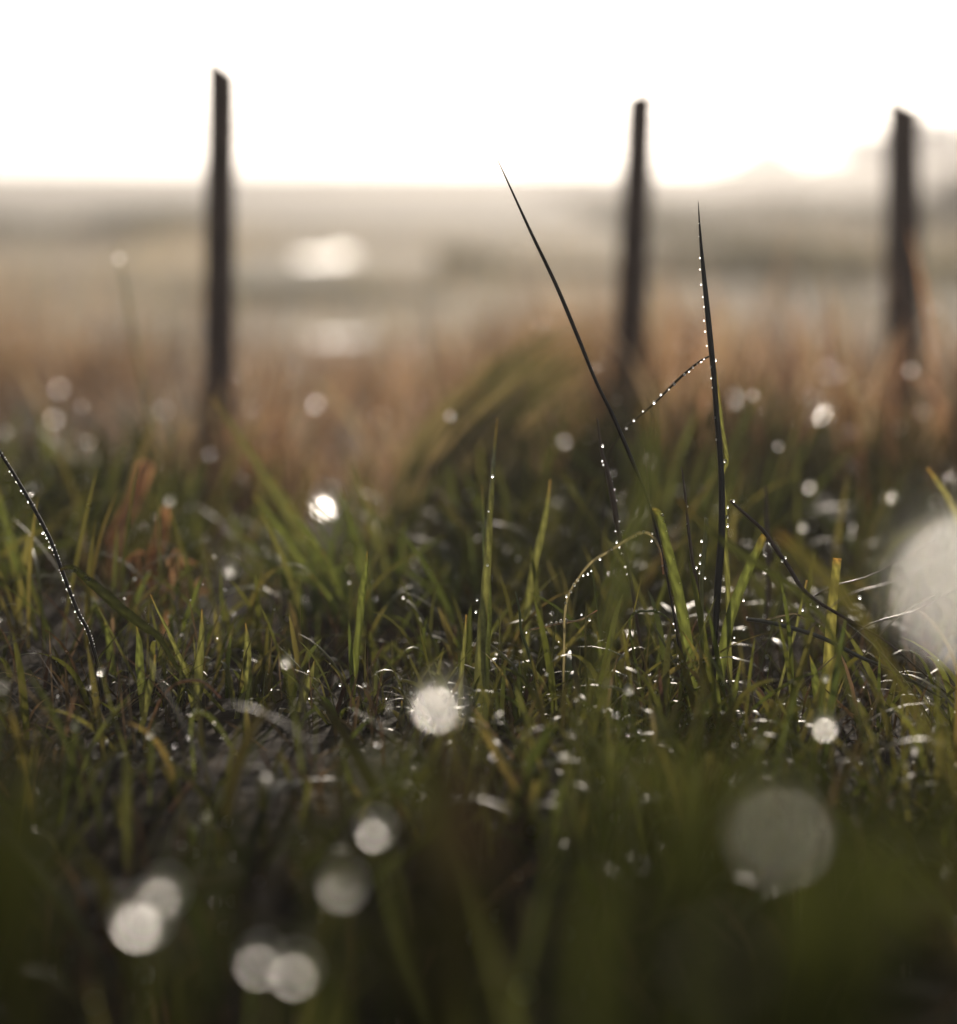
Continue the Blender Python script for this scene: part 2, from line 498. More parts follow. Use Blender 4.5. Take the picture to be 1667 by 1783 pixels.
sward('foreground_grass', 'dark blurred green grass close to the viewer along the bottom', 'grass',  # foreground shade comes mostly from this darkened palette
      1500, 0.35, 1.30, 0.04, 0.15, 0.005, 0.013, SHADEGREENS + GREENS[:1], M_GRASS, 7, 0.9, 1.9, 0.6, dew=0, side=0.3, cs=11.0, thin=lambda x, y: patches(12, 12, 3.0, 0.45, 0.65)(x, y) * ~in_the_way(x, y))
sward('green_grass_behind', 'blurred green grass behind the sharp blades', 'grass',
      9000, 2.2, 3.2, 0.06, 0.22, 0.003, 0.008, GREENS, M_GRASS, 6, 0.5, 1.1, 0.6, dew=600, cs=5.0, thin=patches(4, 4, 5.0), dewr=(0.001, 0.0030))
sward('dry_meadow_grass', 'rusty brown dry grass around the feet of the posts', 'dry grass',
      26000, 2.8, 8.5, 0.08, 0.36, 0.003, 0.009, BROWNS, M_DRY, 5, 0.6, 1.3, 0.7, dew=420, side=0.6,
      slope=0.32, cs=3.3, dewr=(0.0015, 0.0048), power=1.2, thin=patches(2.6, 2.6, 7.0, 0.38, 0.6))
sward('dark_heath', 'dark brown and green rough growth on the right behind the turf', 'heath',
      15000, 2.5, 5.0, 0.08, 0.26, 0.004, 0.010, DUSKY + SHADEGREENS, M_DRY, 5, 0.6, 1.2, 0.6, side=0.5, cs=4.0,
      thin=lambda x, y: sstep(-0.02, 0.07, x / y) * patches(3.5, 3.5, 9.0, 0.25, 0.5)(x, y))
sward('dark_tufts', 'scattered dark rusty tufts through the dry grass', 'dry grass',
      14000, 2.9, 9.0, 0.12, 0.34, 0.003, 0.008, DUSKY + BROWNS[2:3], M_DRY, 5, 0.5, 1.2, 0.5, dew=60, side=0.6,
      slope=0.32, cs=6.0, dewr=(0.0015, 0.004), thin=patches(5.5, 4.0, 1.5, 0.55, 0.68))
sward('dark_green_growth', 'growth tinted near-black green for the shade along the back edge of the turf', 'grass',  # near-black blades painted in where shadow lies behind the turf
      14000, 2.3, 3.4, 0.06, 0.20, 0.004, 0.009, SHADEGREENS, M_GRASS, 5, 0.7, 1.4, 0.5, dew=40, side=0.5, cs=4.0, dewr=(0.001, 0.0028),
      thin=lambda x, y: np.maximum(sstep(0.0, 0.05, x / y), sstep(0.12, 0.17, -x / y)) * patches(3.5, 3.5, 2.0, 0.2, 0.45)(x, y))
FEET = [(-0.385, 3.2), (0.27, 3.7), (0.79, 4.0)]
sward('post_foot_grass', 'taller dry grass crowding the feet of the posts', 'dry grass',
      40000, 2.75, 4.0, 0.08, 0.22, 0.003, 0.007, BROWNS + DUSKY, M_DRY, 6, 0.5, 1.2, 0.3, dew=30, side=0.6, dewr=(0.0015, 0.004),
      thin=lambda x, y: np.clip(sum(np.exp(-((x - a) ** 2 + (y + 0.12 - b) ** 2) / 0.016) for a, b in FEET), 0, 1) * 0.8)
sward('pale_meadow_grass', 'pale bleached grass of the open field beyond the posts', 'dry grass',
      22000, 7.5, 26, 0.08, 0.30, 0.006, 0.016, PALES, M_DRY, 4, 0.6, 1.2, 0.6, side=1.0, slope=0.34, cs=1.1, power=1.2,
      thin=lambda x, y: patches(0.9, 0.5, 3.0, 0.35, 0.6)(x, y) * (1 - near_water(x, y)))


def low_rushes(name, label, n, xa, xb, ya, yb, h, pal):
    x = xa + (xb - xa) * rng.random(n); y = ya + (yb - ya) * rng.random(n)
    k = np.clip(clumpy(x, y, 2.1, 3.3), 0.2, 1)
    base = np.stack([x, y, ground_z(x, y) - 0.01], -1)
    v, f, c, C = ribbons(base, h * (0.5 + 0.5 * rng.random(n)) * k, 0.01 + 0.02 * rng.random(n), rng.random(n) * 6.28,
                         0.4 * rng.random(n), 0.7 * rng.random(n), rng.random(n) * 3.1, 3, pick(pal, n))
    tag(make(name, v, f, M_FAR, cols=c), label, 'rushes', kind='stuff')


DARKS = [(0.08, 0.08, 0.055), (0.11, 0.10, 0.07), (0.06, 0.06, 0.04), (0.16, 0.14, 0.10)]
low_rushes('dark_rushes', 'dark strip of rushes across the field behind the middle post', 7000, -0.3, 5.0, 15, 17, 0.30, DARKS)
low_rushes('dark_rushes', 'grey band of rushes across the far field at left', 6000, -7.0, -3.4, 24, 28, 0.5, DARKS)
low_rushes('olive_heath', 'olive brown rough ground rising on the right beyond the posts', 9000, 1.6, 12, 11, 42, 0.5, [(0.09, 0.08, 0.05), (0.07, 0.06, 0.035), (0.12, 0.10, 0.065)])
low_rushes('dark_rushes', 'low dark rushes in front of the bright strip of water', 4000, -2.0, -0.2, 12.6, 14.0, 0.10, DARKS)

# ------------------------------------------------------------------ water
def pond(name, label, cx_, cy_, rx, ry):
    n_ = 28
    vs = [(cx_, cy_, 0)]
    for i in range(n_):
        a = 2 * math.pi * i / n_
        k = 1 + 0.18 * math.sin(3 * a + 1) + 0.1 * math.sin(5 * a)
        vs.append((cx_ + rx * k * math.cos(a), cy_ + ry * k * math.sin(a), 0))
    z = max(gz(v[0], v[1]) for v in vs) + 0.012
    vs = [(v[0], v[1], z) for v in vs]
    fs = [(0, 1 + i, 1 + (i + 1) % n_) for i in range(n_)]
    # a shallow muddy rim below the water line
    b = len(vs)
    vs += [(v[0], v[1], z - 0.08) for v in vs[1:n_ + 1]]
    fs += [(1 + i, b + i, b + (i + 1) % n_, 1 + (i + 1) % n_) for i in range(n_)]
    tag(make(name, vs, fs, M_WATER, smooth=False), label, 'puddle', kind='structure')


# ------------------------------------------------------------------ sculpted blades and stems
def catmull(pts, per=8):
    out = []
    n_ = len(pts)
    for i in range(n_ - 1):
        p0 = pts[max(i - 1, 0)]; p1 = pts[i]; p2 = pts[i + 1]; p3 = pts[min(i + 2, n_ - 1)]
        for k in range(per):
            t = k / per
            out.append(0.5 * ((2 * p1) + (-p0 + p2) * t + (2 * p0 - 5 * p1 + 4 * p2 - p3) * t * t + (-p0 + 3 * p1 - 3 * p2 + p3) * t ** 3))
    out.append(pts[-1])
    return out


def blade_mesh(path, widths, tint, round_=0.25, turn=0.3, sides=8, mat=M_GRASS, name='blade', parent=None):
    """leaf (round_ < 0.5: a folded strip) or closed round stem along a 3-D path"""
    nP = len(path)
    leaf = round_ < 0.5
    if leaf: sides = 5
    verts, faces, cols = [], [], []
    for i, p in enumerate(path):
        a = path[max(i - 1, 0)]; b = path[min(i + 1, nP - 1)]
        T = (b - a).normalized()
        Sd = T.cross(FWD)
        Sd = Sd.normalized() if Sd.length > 1e-4 else RIGHT.copy()
        Nn = Sd.cross(T).normalized()
        q = Matrix.Rotation(turn + 0.004 * i, 3, T)
        Sd = q @ Sd; Nn = q @ Nn
        w = widths[i] / 2
        f = 1.0 + 0.12 * math.sin(i * 1.7 + 3 * turn)
        for k in range(sides):
            if leaf:
                u = -1 + 2 * k / (sides - 1)
                verts.append(p + Sd * (u * w) + Nn * (w * (0.5 * abs(u) + 0.10 * math.sin(i * 0.9 + u))))
                g_ = (0.75, 1.05, 1.35, 1.05, 0.8)[k] * f * (1 + 0.25 * math.sin(i * 5.3 + k * 2.1))
            else:
                th = 2 * math.pi * k / sides
                verts.append(p + Sd * (math.cos(th) * w) + Nn * (math.sin(th) * round_ * w))
                g_ = (0.85 + 0.3 * (k % 2)) * f
            br = max(0.0, 1 - i / (0.13 * nP)) if leaf else 0.0
            cols.append((tint[0] * g_ * (1 + 0.5 * br), tint[1] * g_ * (1 - 0.1 * br), tint[2] * g_ * (1 - 0.1 * br), 1))
        if i:
            o = (i - 1) * sides
            for k in range(sides - 1 if leaf else sides):
                faces.append((o + k, o + (k + 1) % sides, o + sides + (k + 1) % sides, o + sides + k))
    if not leaf:
        faces.append(tuple(range(sides))[::-1])
        faces.append(tuple(range((nP - 1) * sides, nP * sides)))
    return make(name, verts, faces, mat, parent, cols=cols)


# a dew drop, mesh shared by all
import bmesh
bmm = bmesh.new()
bmesh.ops.create_icosphere(bmm, subdivisions=3, radius=1.0)
for v in bmm.verts:
    if v.co.z < 0: v.co.z *= 1.12
DROP = bpy.data.meshes.new('dew_drop')
bmm.to_mesh(DROP); bmm.free()
DROP.polygons.foreach_set('use_smooth', [True] * len(DROP.polygons))
DROP.materials.append(M_DEW)


BIG = DROP.copy(); BIG.materials.clear(); BIG.materials.append(M_DEW2)


def drop(parent, p, r, me=None):
    o = bpy.data.objects.new('dew_drop', me or DROP)
    col.objects.link(o)
    o.location = p
    o.scale = (r, r, r * 1.05)
    o.parent = parent
    return o


TINTS = {'green': (0.075, 0.088, 0.026), 'bright': (0.095, 0.098, 0.036), 'dark': (0.018, 0.013, 0.009), 'olive': (0.15, 0.14, 0.045),
         'dark_green': (0.030, 0.034, 0.012), 'brown': (0.07, 0.045, 0.028), 'straw': (0.17, 0.13, 0.08), 'orange': (0.26, 0.155, 0.09), 'grey': (0.075, 0.068, 0.05)}


def hero(name, cat, label, pts, wid, tint, d=FOCUS, rnd=0.25, turn=0.3, drops=(), auto=None, root=True, mat=None, group=None, per=8):
    """pts: pixels (x, y[, d]) from tip to foot; wid: widths in pixels; drops: (x, y, radius_px[, d]) or auto = (n, r0, r1, t0, t1)"""
    p3 = [P(q[0], q[1], q[2] if len(q) > 2 else d) for q in pts]
    ws = [w / F_PX * (q[2] if len(q) > 2 else d) for w, q in zip(wid, pts)]
    if root:
        a, b = p3[-2], p3[-1]
        dr = (b - a); dr = dr / max(dr.length, 1e-6)
        g_ = gz(b.x, b.y)
        if b.z > g_ + 0.006:
            if dr.z > -0.35: dr = Vector((dr.x * 0.5, dr.y, -0.8)).normalized()
            s = (b.z - g_ + 0.01) / -dr.z
            e = b + dr * s
            e.z = gz(e.x, e.y) - 0.01
            p3.append(b.lerp(e, 0.5)); ws.append(ws[-1] * 0.95)
            p3.append(e); ws.append(ws[-1] * 0.85)
    foot = p3[-1].copy()
    path = catmull(p3, per)
    wv = [max(v.x, 2e-4) for v in catmull([Vector((w, 0, 0)) for w in ws], per)]
    t3 = TINTS[tint] if isinstance(tint, str) else tint
    has_drops = bool(drops) or bool(auto)
    if mat is None:
        mat = M_STEM if rnd > 0.6 else (M_DRY if tint in ('brown', 'straw', 'orange', 'grey') else M_GRASS)
    if has_drops:
        root_o = bpy.data.objects.new(name, None); col.objects.link(root_o)
        root_o.location = foot; root_o.empty_display_size = 0.01
        path = [p - foot for p in path]
        o = blade_mesh(path, wv, t3, rnd, turn, mat=mat, name='stalk' if rnd > 0.6 else 'leaf', parent=root_o)
        for q in drops:
            dd = q[3] if len(q) > 3 else d
            drop(root_o, P(q[0], q[1], dd) - foot, q[2] * random.uniform(0.42, 0.78) / F_PX * dd)
        if auto:
            n_, r0, r1, t0, t1 = auto
            for i in range(n_):
                t = t0 + (t1 - t0) * (i + random.uniform(-0.35, 0.35)) / n_
                k = min(max(int(t * (len(path) - 1)), 0), len(path) - 2)
                fr = min(max(t * (len(path) - 1) - k, 0), 1)
                r = random.uniform(r0, r1) * random.choice((0.25, 0.35, 0.5, 0.65, 0.9)) / F_PX * d
                sgn = random.choice((-1, 1))
                pos = path[k].lerp(path[k + 1], fr) + Vector((sgn * (wv[k] * 0.45 + r * 0.5), -r * 0.6, -r * 0.4))
                drop(root_o, pos, r)
    else:
        root_o = blade_mesh(path, wv, t3, rnd, turn, mat=mat, name=name)
    tag(root_o, label, cat, group)
    return root_o


S_, B_ = ('tall_grass', 'grass'), ('grass_plant', 'grass')

# --- the sharp stems at right of centre
hero(*S_, 'tallest thin dark grass stem leaning to the left against the white sky',
     [(862, 268), (885, 318), (925, 405), (968, 495), (1005, 583), (1038, 664), (1068, 725), (1100, 800), (1128, 870), (1152, 960), (1175, 1080), (1195, 1230)],
     [0.8, 3, 5.6, 7, 7.4, 6.6, 7.8, 7.5, 5.5, 4.5, 4, 4], 'dark', rnd=0.9, drops=[(1041, 670, 2.2), (1083, 756, 3), (1094, 787, 3.6), (1098, 797, 3.4), (1132, 880, 3)])
hero(*S_, 'upright black grass stem strung with tiny drops, rising above the turf right of centre',
     [(1216, 350), (1219, 400), (1223, 450), (1230, 520), (1237, 590), (1243, 650), (1248, 720), (1254, 790), (1257, 850), (1257, 930), (1251, 1010), (1247, 1080), (1243, 1170)],
     [0.8, 4, 7, 9.5, 10.5, 10, 10, 10.5, 12, 14, 14.5, 12, 10], 'dark', rnd=0.8,
     drops=[(1218, 389, 2.6), (1218, 412, 2), (1219, 449, 2.6), (1219, 469, 3), (1221, 495, 3.2), (1224, 517, 2.4), (1226, 534, 3), (1226, 558, 2.6),
            (1228, 577, 2.2), (1231, 602, 2.4), (1246, 627, 5.2), (1239, 639, 4), (1239, 658, 2.6), (1241, 675, 2.8), (1244, 700, 2.8), (1247, 727, 4.2),
            (1249, 751, 3.8), (1248, 765, 2.6), (1257, 797, 3.6), (1255, 824, 3.0), (1245, 1033, 2.6), (1245, 1075, 3.2)])
hero(*B_, 'narrow bright green leaf hugging the right side of the upright black stem',
     [(1244, 626), (1252, 690), (1258, 745), (1264, 785), (1265, 806), (1258, 830), (1262, 880), (1262, 940), (1266, 1010), (1268, 1080)],
     [2, 5, 6, 7, 7, 6, 8, 9, 10, 9], 'bright', d=1.603, rnd=0.3, drops=[(1263, 803, 4.5), (1267, 883, 4.6), (1266, 900, 4.2), (1267, 915, 4.4)])
hero(*B_, 'thin beaded thread of leaf bridging the two tall stems',
     [(1240, 618, 1.6), (1215, 632, 1.61), (1180, 662, 1.63), (1140, 702, 1.65), (1110, 728, 1.68), (1085, 750, 1.72), (1060, 800, 1.76), (1050, 900, 1.8), (1046, 1010, 1.8)],
     [3, 4, 4.5, 4, 4, 4, 3, 3, 3], 'grey', rnd=0.5,
     drops=[(1226, 625, 2.6, 1.6), (1221, 629, 3.8, 1.61), (1214, 634, 3.8, 1.61), (1207, 640, 3.8, 1.61), (1200, 646, 4, 1.62), (1192, 652, 3.2, 1.62), (1175, 669, 3.6, 1.63), (1165, 678, 3, 1.63),
            (1151, 687, 3.0, 1.64), (1139, 701, 4.6, 1.64), (1120, 716, 2.6, 1.66), (1104, 732, 2.6, 1.67), (1091, 746, 2.4, 1.7)])
hero(*S_, 'short dark-tipped stem left of the tallest stem foot',
     [(1040, 728), (1048, 785), (1058, 820), (1068, 870), (1077, 925), (1088, 965), (1098, 1010), (1106, 1060)],
     [3, 5, 9, 11, 9, 8, 7, 6], 'brown', d=1.66, rnd=0.7, auto=(12, 2, 3, 0.1, 0.7))
hero(*S_, 'slim reddish stem just left of the upright black stem',
     [(1187, 812), (1192, 850), (1196, 890), (1200, 930), (1206, 975), (1214, 1020), (1220, 1080)],
     [2, 4, 5, 6, 6, 6, 6], 'brown', rnd=0.8, drops=[(1197, 882, 2.6), (1197, 912, 2.6), (1213, 988, 4)])
hero(*S_, 'short yellowish stalk beside the upright black stem with drops down its side',
     [(1230, 902), (1229, 935), (1225, 975), (1222, 1010), (1222, 1070)], [7, 8, 8, 8, 8], 'olive', rnd=0.8,
     drops=[(1222, 942, 4.2), (1220, 966, 3), (1219, 980, 3.2), (1219, 997, 3.4), (1228, 1006, 4)])
hero(*B_, 'arching thin leaf beaded with drops, left of the sharp tuft',
     [(1156, 1000), (1150, 960), (1138, 934), (1120, 926), (1095, 937), (1062, 958), (1030, 978), (1006, 1008), (990, 1035), (983, 1070), (982, 1120)],
     [4, 5, 6, 7, 7, 6, 6, 5, 5, 5, 5], (0.15, 0.13, 0.085), d=1.585, rnd=0.4,
     drops=[(1108, 932, 4.2), (1121, 926, 4.5), (1136, 929, 3.8), (1074, 944, 3.6), (1065, 957, 2.6), (1045, 973, 4.6), (1030, 994, 3.8), (1024, 999, 3.6), (1016, 1002, 3.2),
            (1006, 1010, 4.4), (1000, 1018, 4), (994, 1030, 3.4), (987, 1038, 4), (985, 1050, 3), (1149, 960, 3.0), (1154, 985, 2.8), (1135, 941, 3)])
hero(*B_, 'broad dark green blade curving down from a bent top in the sharp tuft',
     [(1136, 886), (1146, 895), (1156, 935), (1168, 985), (1181, 1045), (1192, 1110), (1199, 1180), (1204, 1260)],
     [6, 12, 16, 19, 22, 24, 26, 24], 'green', rnd=0.22, turn=0.5, auto=(14, 1.5, 3.0, 0.1, 0.9))
hero(*B_, 'wide green blade slanting up to the right to a cut tip beside the black stem',
     [(1333, 932), (1318, 965), (1300, 1005), (1282, 1050), (1268, 1100), (1258, 1160), (1254, 1230)],
     [14, 17, 19, 20, 20, 18, 16], 'green', rnd=0.2, turn=-0.4, drops=[(1338, 935, 4), (1295, 1045, 3.4), (1301, 1075, 2.4), (1279, 1110, 2.6)])
hero(*S_, 'dark arching stem reaching right from the upright black stem with drops on its bend',
     [(1272, 872), (1300, 897), (1330, 925), (1352, 957), (1372, 985), (1395, 1022), (1420, 1045), (1470, 1075), (1540, 1115), (1600, 1165)],
     [4, 6, 7, 8, 8, 8, 7, 6, 5, 4], (0.06, 0.04, 0.03), rnd=0.8,
     drops=[(1278, 872, 4), (1339, 937, 4.2), (1342, 946, 3), (1363, 976, 4.6), (1368, 971, 4.6), (1378, 998, 3), (1390, 1012, 3.4), (1403, 1030, 3.6), (1497, 1040, 4.6, 1.66)])
hero(*B_, 'silvery hairpin-bent blade in the sharp tuft',
     [(1175, 1092), (1163, 1074), (1145, 1064), (1122, 1062), (1104, 1066), (1095, 1080), (1097, 1110), (1106, 1160), (1118, 1220), (1132, 1290)],
     [5, 8, 9, 9, 9, 9, 10, 11, 12, 12], 'green', rnd=0.2, turn=1.1, drops=[(1108, 1064, 3.5), (1173, 1086, 3), (1176, 1097, 2.5)])
hero(*B_, 'short olive blade with a square cut end, standing at right',
     [(1458, 972), (1456, 990), (1452, 1025), (1448, 1065), (1445, 1110), (1440, 1170)],
     [15, 15, 16, 18, 19, 18], 'olive', rnd=0.15, turn=0.2)
hero(*S_, 'faint brown stem just right of the wide slanting blade',
     [(1334, 845), (1335, 900), (1337, 960), (1338, 1030), (1334, 1090)], [3, 7, 9, 9, 9], 'brown', d=1.78, rnd=0.8, auto=(10, 2, 3, 0.3, 0.9))
hero(*B_, 'thin yellow-green blade crossing low between the cut blade and the tuft',
     [(1405, 1010), (1398, 1040), (1388, 1085), (1378, 1120), (1370, 1150)], [4, 5, 6, 6, 6], 'bright', rnd=0.3, drops=[(1403, 1030, 3.5)])
hero(*B_, 'pale curled leaf lying on the turf right of the tuft',
     [(1328, 1082), (1345, 1078), (1362, 1074), (1385, 1070), (1400, 1078)], [4, 9, 9, 7, 4], 'grey', rnd=0.2, turn=1.2, root=False,
     drops=[(1398, 1062, 3.4), (1412, 1052, 3.8), (1424, 1056, 4), (1362, 1080, 4)])
hero(*S_, 'long fallen stem running right from the tuft along the turf',
     [(1300, 1078), (1350, 1086), (1430, 1110), (1500, 1145), (1560, 1170), (1640, 1215)], [7, 8, 8, 7, 6, 5], 'grey', rnd=0.8, root=False)
hero(*B_, 'beaded horizontal straw left of the sharp tuft',
     [(1040, 1062), (1010, 1078), (975, 1083), (945, 1090), (920, 1096)], [3, 6, 9, 8, 5], 'straw', rnd=0.3, turn=1.0, root=False,
     drops=[(985, 1081, 4.5), (977, 1082, 5), (969, 1084, 4), (960, 1086, 3.6), (952, 1088, 3.4), (943, 1090, 3.2), (1027, 1079, 3.4), (1013, 1070, 3.6)])
hero(*S_, 'small dark thread-like stem below the second centre blade',
     [(898, 1030), (905, 1065), (908, 1100), (920, 1135), (930, 1170), (936, 1230)], [2, 4, 5, 6, 6, 6], 'green', rnd=0.7,
     drops=[(909, 1080, 2.6), (917, 1101, 2.6), (933, 1167, 2.4)])
hero(*S_, 'tiny thin stem rising among drops left of the black stem',
     [(1131, 872), (1128, 830), (1122, 780)][::-1] + [(1140, 920), (1160, 1000), (1180, 1100)], [1.5, 2, 2.5, 3, 4, 5], 'brown', rnd=0.8)
for i, (a, b_) in enumerate([((1560, 1010), 0), ((1600, 1060), 1), ((1520, 1000), 2)]):
    x_, y_ = a
    hero('straw', 'straw', ['fine pale thread slanting across the turf at far right', 'lowest of the fine pale threads at far right',
         'uppermost fine thread leaning in from the right edge'][i],
         [(x_ + 110, y_ - 60), (x_, y_), (x_ - 90, y_ + 30), (x_ - 160, y_ + 95)], [1.5, 2, 2.5, 2], 'brown', d=1.5 + 0.07 * i, rnd=0.7)

# --- centre blades
hero(*B_, 'tall bright green blade standing upright in the centre',
     [(866, 728, 1.72), (861, 780, 1.70), (857, 830, 1.66), (852, 900, 1.63), (847, 980, 1.61), (840, 1060, 1.6), (834, 1140, 1.58), (828, 1240, 1.56)],
     [2, 6, 9, 12, 16, 18, 20, 20], 'bright', rnd=0.2, turn=0.35, drops=[(858, 829, 4.2, 1.64), (851, 890, 3.4, 1.62), (849, 984, 3.8), (831, 1044, 4.8), (829, 1065, 3)])
hero(*B_, 'slim darker blade pressed against the tall centre blade',
     [(839, 845, 1.72), (842, 900, 1.7), (843, 960, 1.66), (850, 1040, 1.63), (848, 1120, 1.6)], [2, 5, 8, 12, 12], 'green', rnd=0.25)
hero(*B_, 'pointed green blade leaning slightly right of the centre blade',
     [(958, 835), (953, 875), (944, 920), (932, 970), (922, 1020), (916, 1080), (912, 1160)], [3, 8, 13, 15, 15, 14, 14], 'bright', d=1.72, rnd=0.2, turn=0.4)
hero(*B_, 'narrow short blade at the left foot of the centre blade',
     [(812, 1070), (808, 1120), (803, 1170), (800, 1230)], [3, 7, 9, 9], 'bright', d=1.58, rnd=0.25)

# --- left group
hero(*S_, 'dark beaded stem entering from the left edge and falling to the turf',
     [(-12, 765), (5, 795), (30, 835), (62, 890), (88, 940), (105, 985), (120, 1025), (138, 1070), (152, 1095), (163, 1130), (174, 1175), (182, 1240)],
     [5, 6, 6.5, 7, 7, 7, 7, 7, 7, 7, 7, 7], 'dark', rnd=0.9, auto=(80, 1.3, 2.3, 0.0, 0.82),
     drops=[(22, 825, 3.2), (75, 928, 4), (87, 952, 4), (93, 956, 4), (149, 1088, 4), (50, 873, 3.4)])
hero(*B_, 'dark snapped leaf folding over from the beaded stem at left',
     [(104, 994), (115, 988), (130, 992), (146, 1006), (175, 1030), (210, 1062), (250, 1092), (275, 1110), (300, 1150)],
     [4, 8, 12, 15, 19, 20, 18, 13, 10], (0.014, 0.016, 0.006), d=1.54, rnd=0.22, turn=0.15, drops=[(125, 994, 3.6), (131, 993, 4), (149, 1005, 4.6), (155, 1008, 4)])
hero(*B_, 'green blade crossing the left edge', [(-8, 840), (6, 900), (18, 960), (34, 1030), (48, 1110), (56, 1200)], [4, 14, 18, 20, 20, 18], 'green', d=1.95, rnd=0.2)
hero(*B_, 'thin light blade between the dry stalks and the glinting drops at left',
     [(262, 1035), (275, 1065), (290, 1095), (305, 1130), (320, 1165), (330, 1210)], [2, 4, 7, 9, 10, 10], 'bright', rnd=0.25)
hero(*B_, 'brown arching leaf over the lower left turf',
     [(385, 1215), (360, 1190), (335, 1183), (305, 1190), (280, 1215), (262, 1255), (246, 1310)], [3, 5, 8, 9, 8, 9, 10], 'brown', rnd=0.2, turn=0.8, d=1.5)
hero(*B_, 'arched green thread below the brown arching leaf',
     [(420, 1330), (400, 1295), (380, 1262), (360, 1243), (338, 1240), (332, 1270), (336, 1330)], [2, 5, 6, 7, 7, 7, 7], 'green', rnd=0.4, d=1.42, auto=(9, 2, 3.4, 0.1, 0.9),
     drops=[(340, 1239, 4)])
shorts = [(183, 1082, 196, 1180), (238, 1088, 246, 1190), (270, 1140, 252, 1230), (352, 1060, 345, 1210), (428, 1085, 432, 1190), (640, 960, 630, 1060), (548, 1150, 520, 1240),
          (470, 1250, 530, 1330), (282, 1220, 270, 1350), (1290, 1150, 1270, 1260), (1410, 1140, 1425, 1230), (1040, 1100, 1052, 1200), (700, 1220, 690, 1320), (905, 1150, 900, 1260)]
desc = ['beneath the snapped leaf', 'right of the snapped leaf tip', 'low beside the thin light blade', 'under the cluster of glints at left', 'right of the cluster of glints at left',
        'behind the centre turf', 'left of the bright round drop', 'leaning right low in the left turf', 'in the shade under the brown arching leaf', 'at the foot of the wide slanting blade',
        'below the cut olive blade', 'left of the hairpin blade', 'just below the bright round drop', 'at the foot of the pointed blade']
for (a, b_, c_, e_), ds_ in zip(shorts, desc):
    hero(*B_, 'short upright green blade ' + ds_, [(a, b_), ((a * 2 + c_) / 3 + 2, (2 * b_ + e_) / 3), ((a + 2 * c_) / 3, (b_ + 2 * e_) / 3), (c_, e_)],
         [2, 11, 15, 14], random.choice(['green', 'bright']), d=random.uniform(1.48, 1.72), rnd=0.2, turn=random.uniform(-0.7, 0.7))

# --- blurred broad blades behind and in front
bund = [(368, 690, 610, 1100, 14, 'bright', 2.15), (440, 860, 600, 1120, 20, 'green', 2.0), (500, 880, 620, 1110, 18, 'green', 1.95), (420, 930, 560, 1130, 16, 'green', 2.05),
        (540, 1000, 640, 1180, 16, 'green', 1.85), (470, 830, 575, 1060, 16, 'bright', 2.2), (640, 1160, 560, 960, 14, 'green', 1.9), (390, 880, 480, 1100, 12, 'green', 2.2)]
bl = ['longest of the blurred blades fanning up to the left post', 'broad soft blade under the longest fanning blade', 'soft blade at the right side of the left fan', 'soft low blade in the left fan',
      'rightmost low blade of the left fan', 'pale soft blade inside the left fan', 'steep soft blade crossing the left fan', 'leftmost soft blade of the left fan']
for (xa, ya_, xb, yb_, w_, tn, d_), lb in zip(bund, bl):
    if ya_ > yb_: xa, ya_, xb, yb_ = xb, yb_, xa, ya_
    mx_, my_ = (xa + xb) / 2 + 8, (ya_ + yb_) / 2 - 10
    hero(*B_, lb, [(xa, ya_), ((xa + mx_) / 2, (ya_ + my_) / 2 - 6), (mx_, my_), ((xb + mx_) / 2 + 6, (yb_ + my_) / 2), (xb, yb_)], [3, w_ * .7, w_, w_ * 1.1, w_],
         tn, d=d_, rnd=0.2, turn=random.uniform(-0.5, 0.5))
dry = [(255, 800, 198, 945, 17, 'the broad orange dry leaf leaning right behind the left turf', 2.15), (290, 880, 268, 985, 14, 'short orange dry stalk with a round glint at its top', 2.05),
       (240, 958, 228, 1070, 13, 'upright orange dry stub in the left turf', 1.9), (318, 965, 290, 1030, 7, 'small yellowish dry leaf beside the orange stub', 1.95),
       (300, 960, 285, 1100, 5, 'thin dry straw right of the orange stub', 1.85), (350, 1010, 310, 1060, 8, 'small slanting dry leaf behind the glints at left', 2.0)]
for xa, ya_, xb, yb_, w_, lb, d_ in dry:
    ft = P(xb, yb_, d_); ft.z = gz(ft.x, ft.y) - 0.01
    ro = bpy.data.objects.new('dry_grass_tuft', None); col.objects.link(ro); ro.location = ft
    tag(ro, lb, 'dry grass')
    for k in range(4):
        o1, o2 = random.uniform(-9, 9), random.uniform(-7, 7)
        tip = P(xa + o1, ya_ + abs(o1) * 2, d_); m1 = P((xa + xb) / 2 + o2 + 5, (ya_ + yb_) / 2, d_); m2 = P(xb + o2, yb_, d_)
        curl_ = tip + Vector((random.uniform(-0.01, 0.012), random.uniform(-.01, .01), -0.004))
        blade_mesh([q - ft for q in catmull([curl_, tip, m1, m2, ft + Vector((o2 * 3e-4, 0, 0))], 5)],
                   [max(v.x, 2e-4) * w_ / F_PX * d_ * random.uniform(0.85, 1.15) for v in catmull([Vector((q, 0, 0)) for q in (0.1, 0.7, 1, 0.9, 0.7)], 5)],
                   random.choice([(0.24, 0.145, 0.085), (0.20, 0.115, 0.06), (0.27, 0.18, 0.11)]), 0.2, random.uniform(-0.9, 0.9), mat=M_DRY, name='leaf', parent=ro)

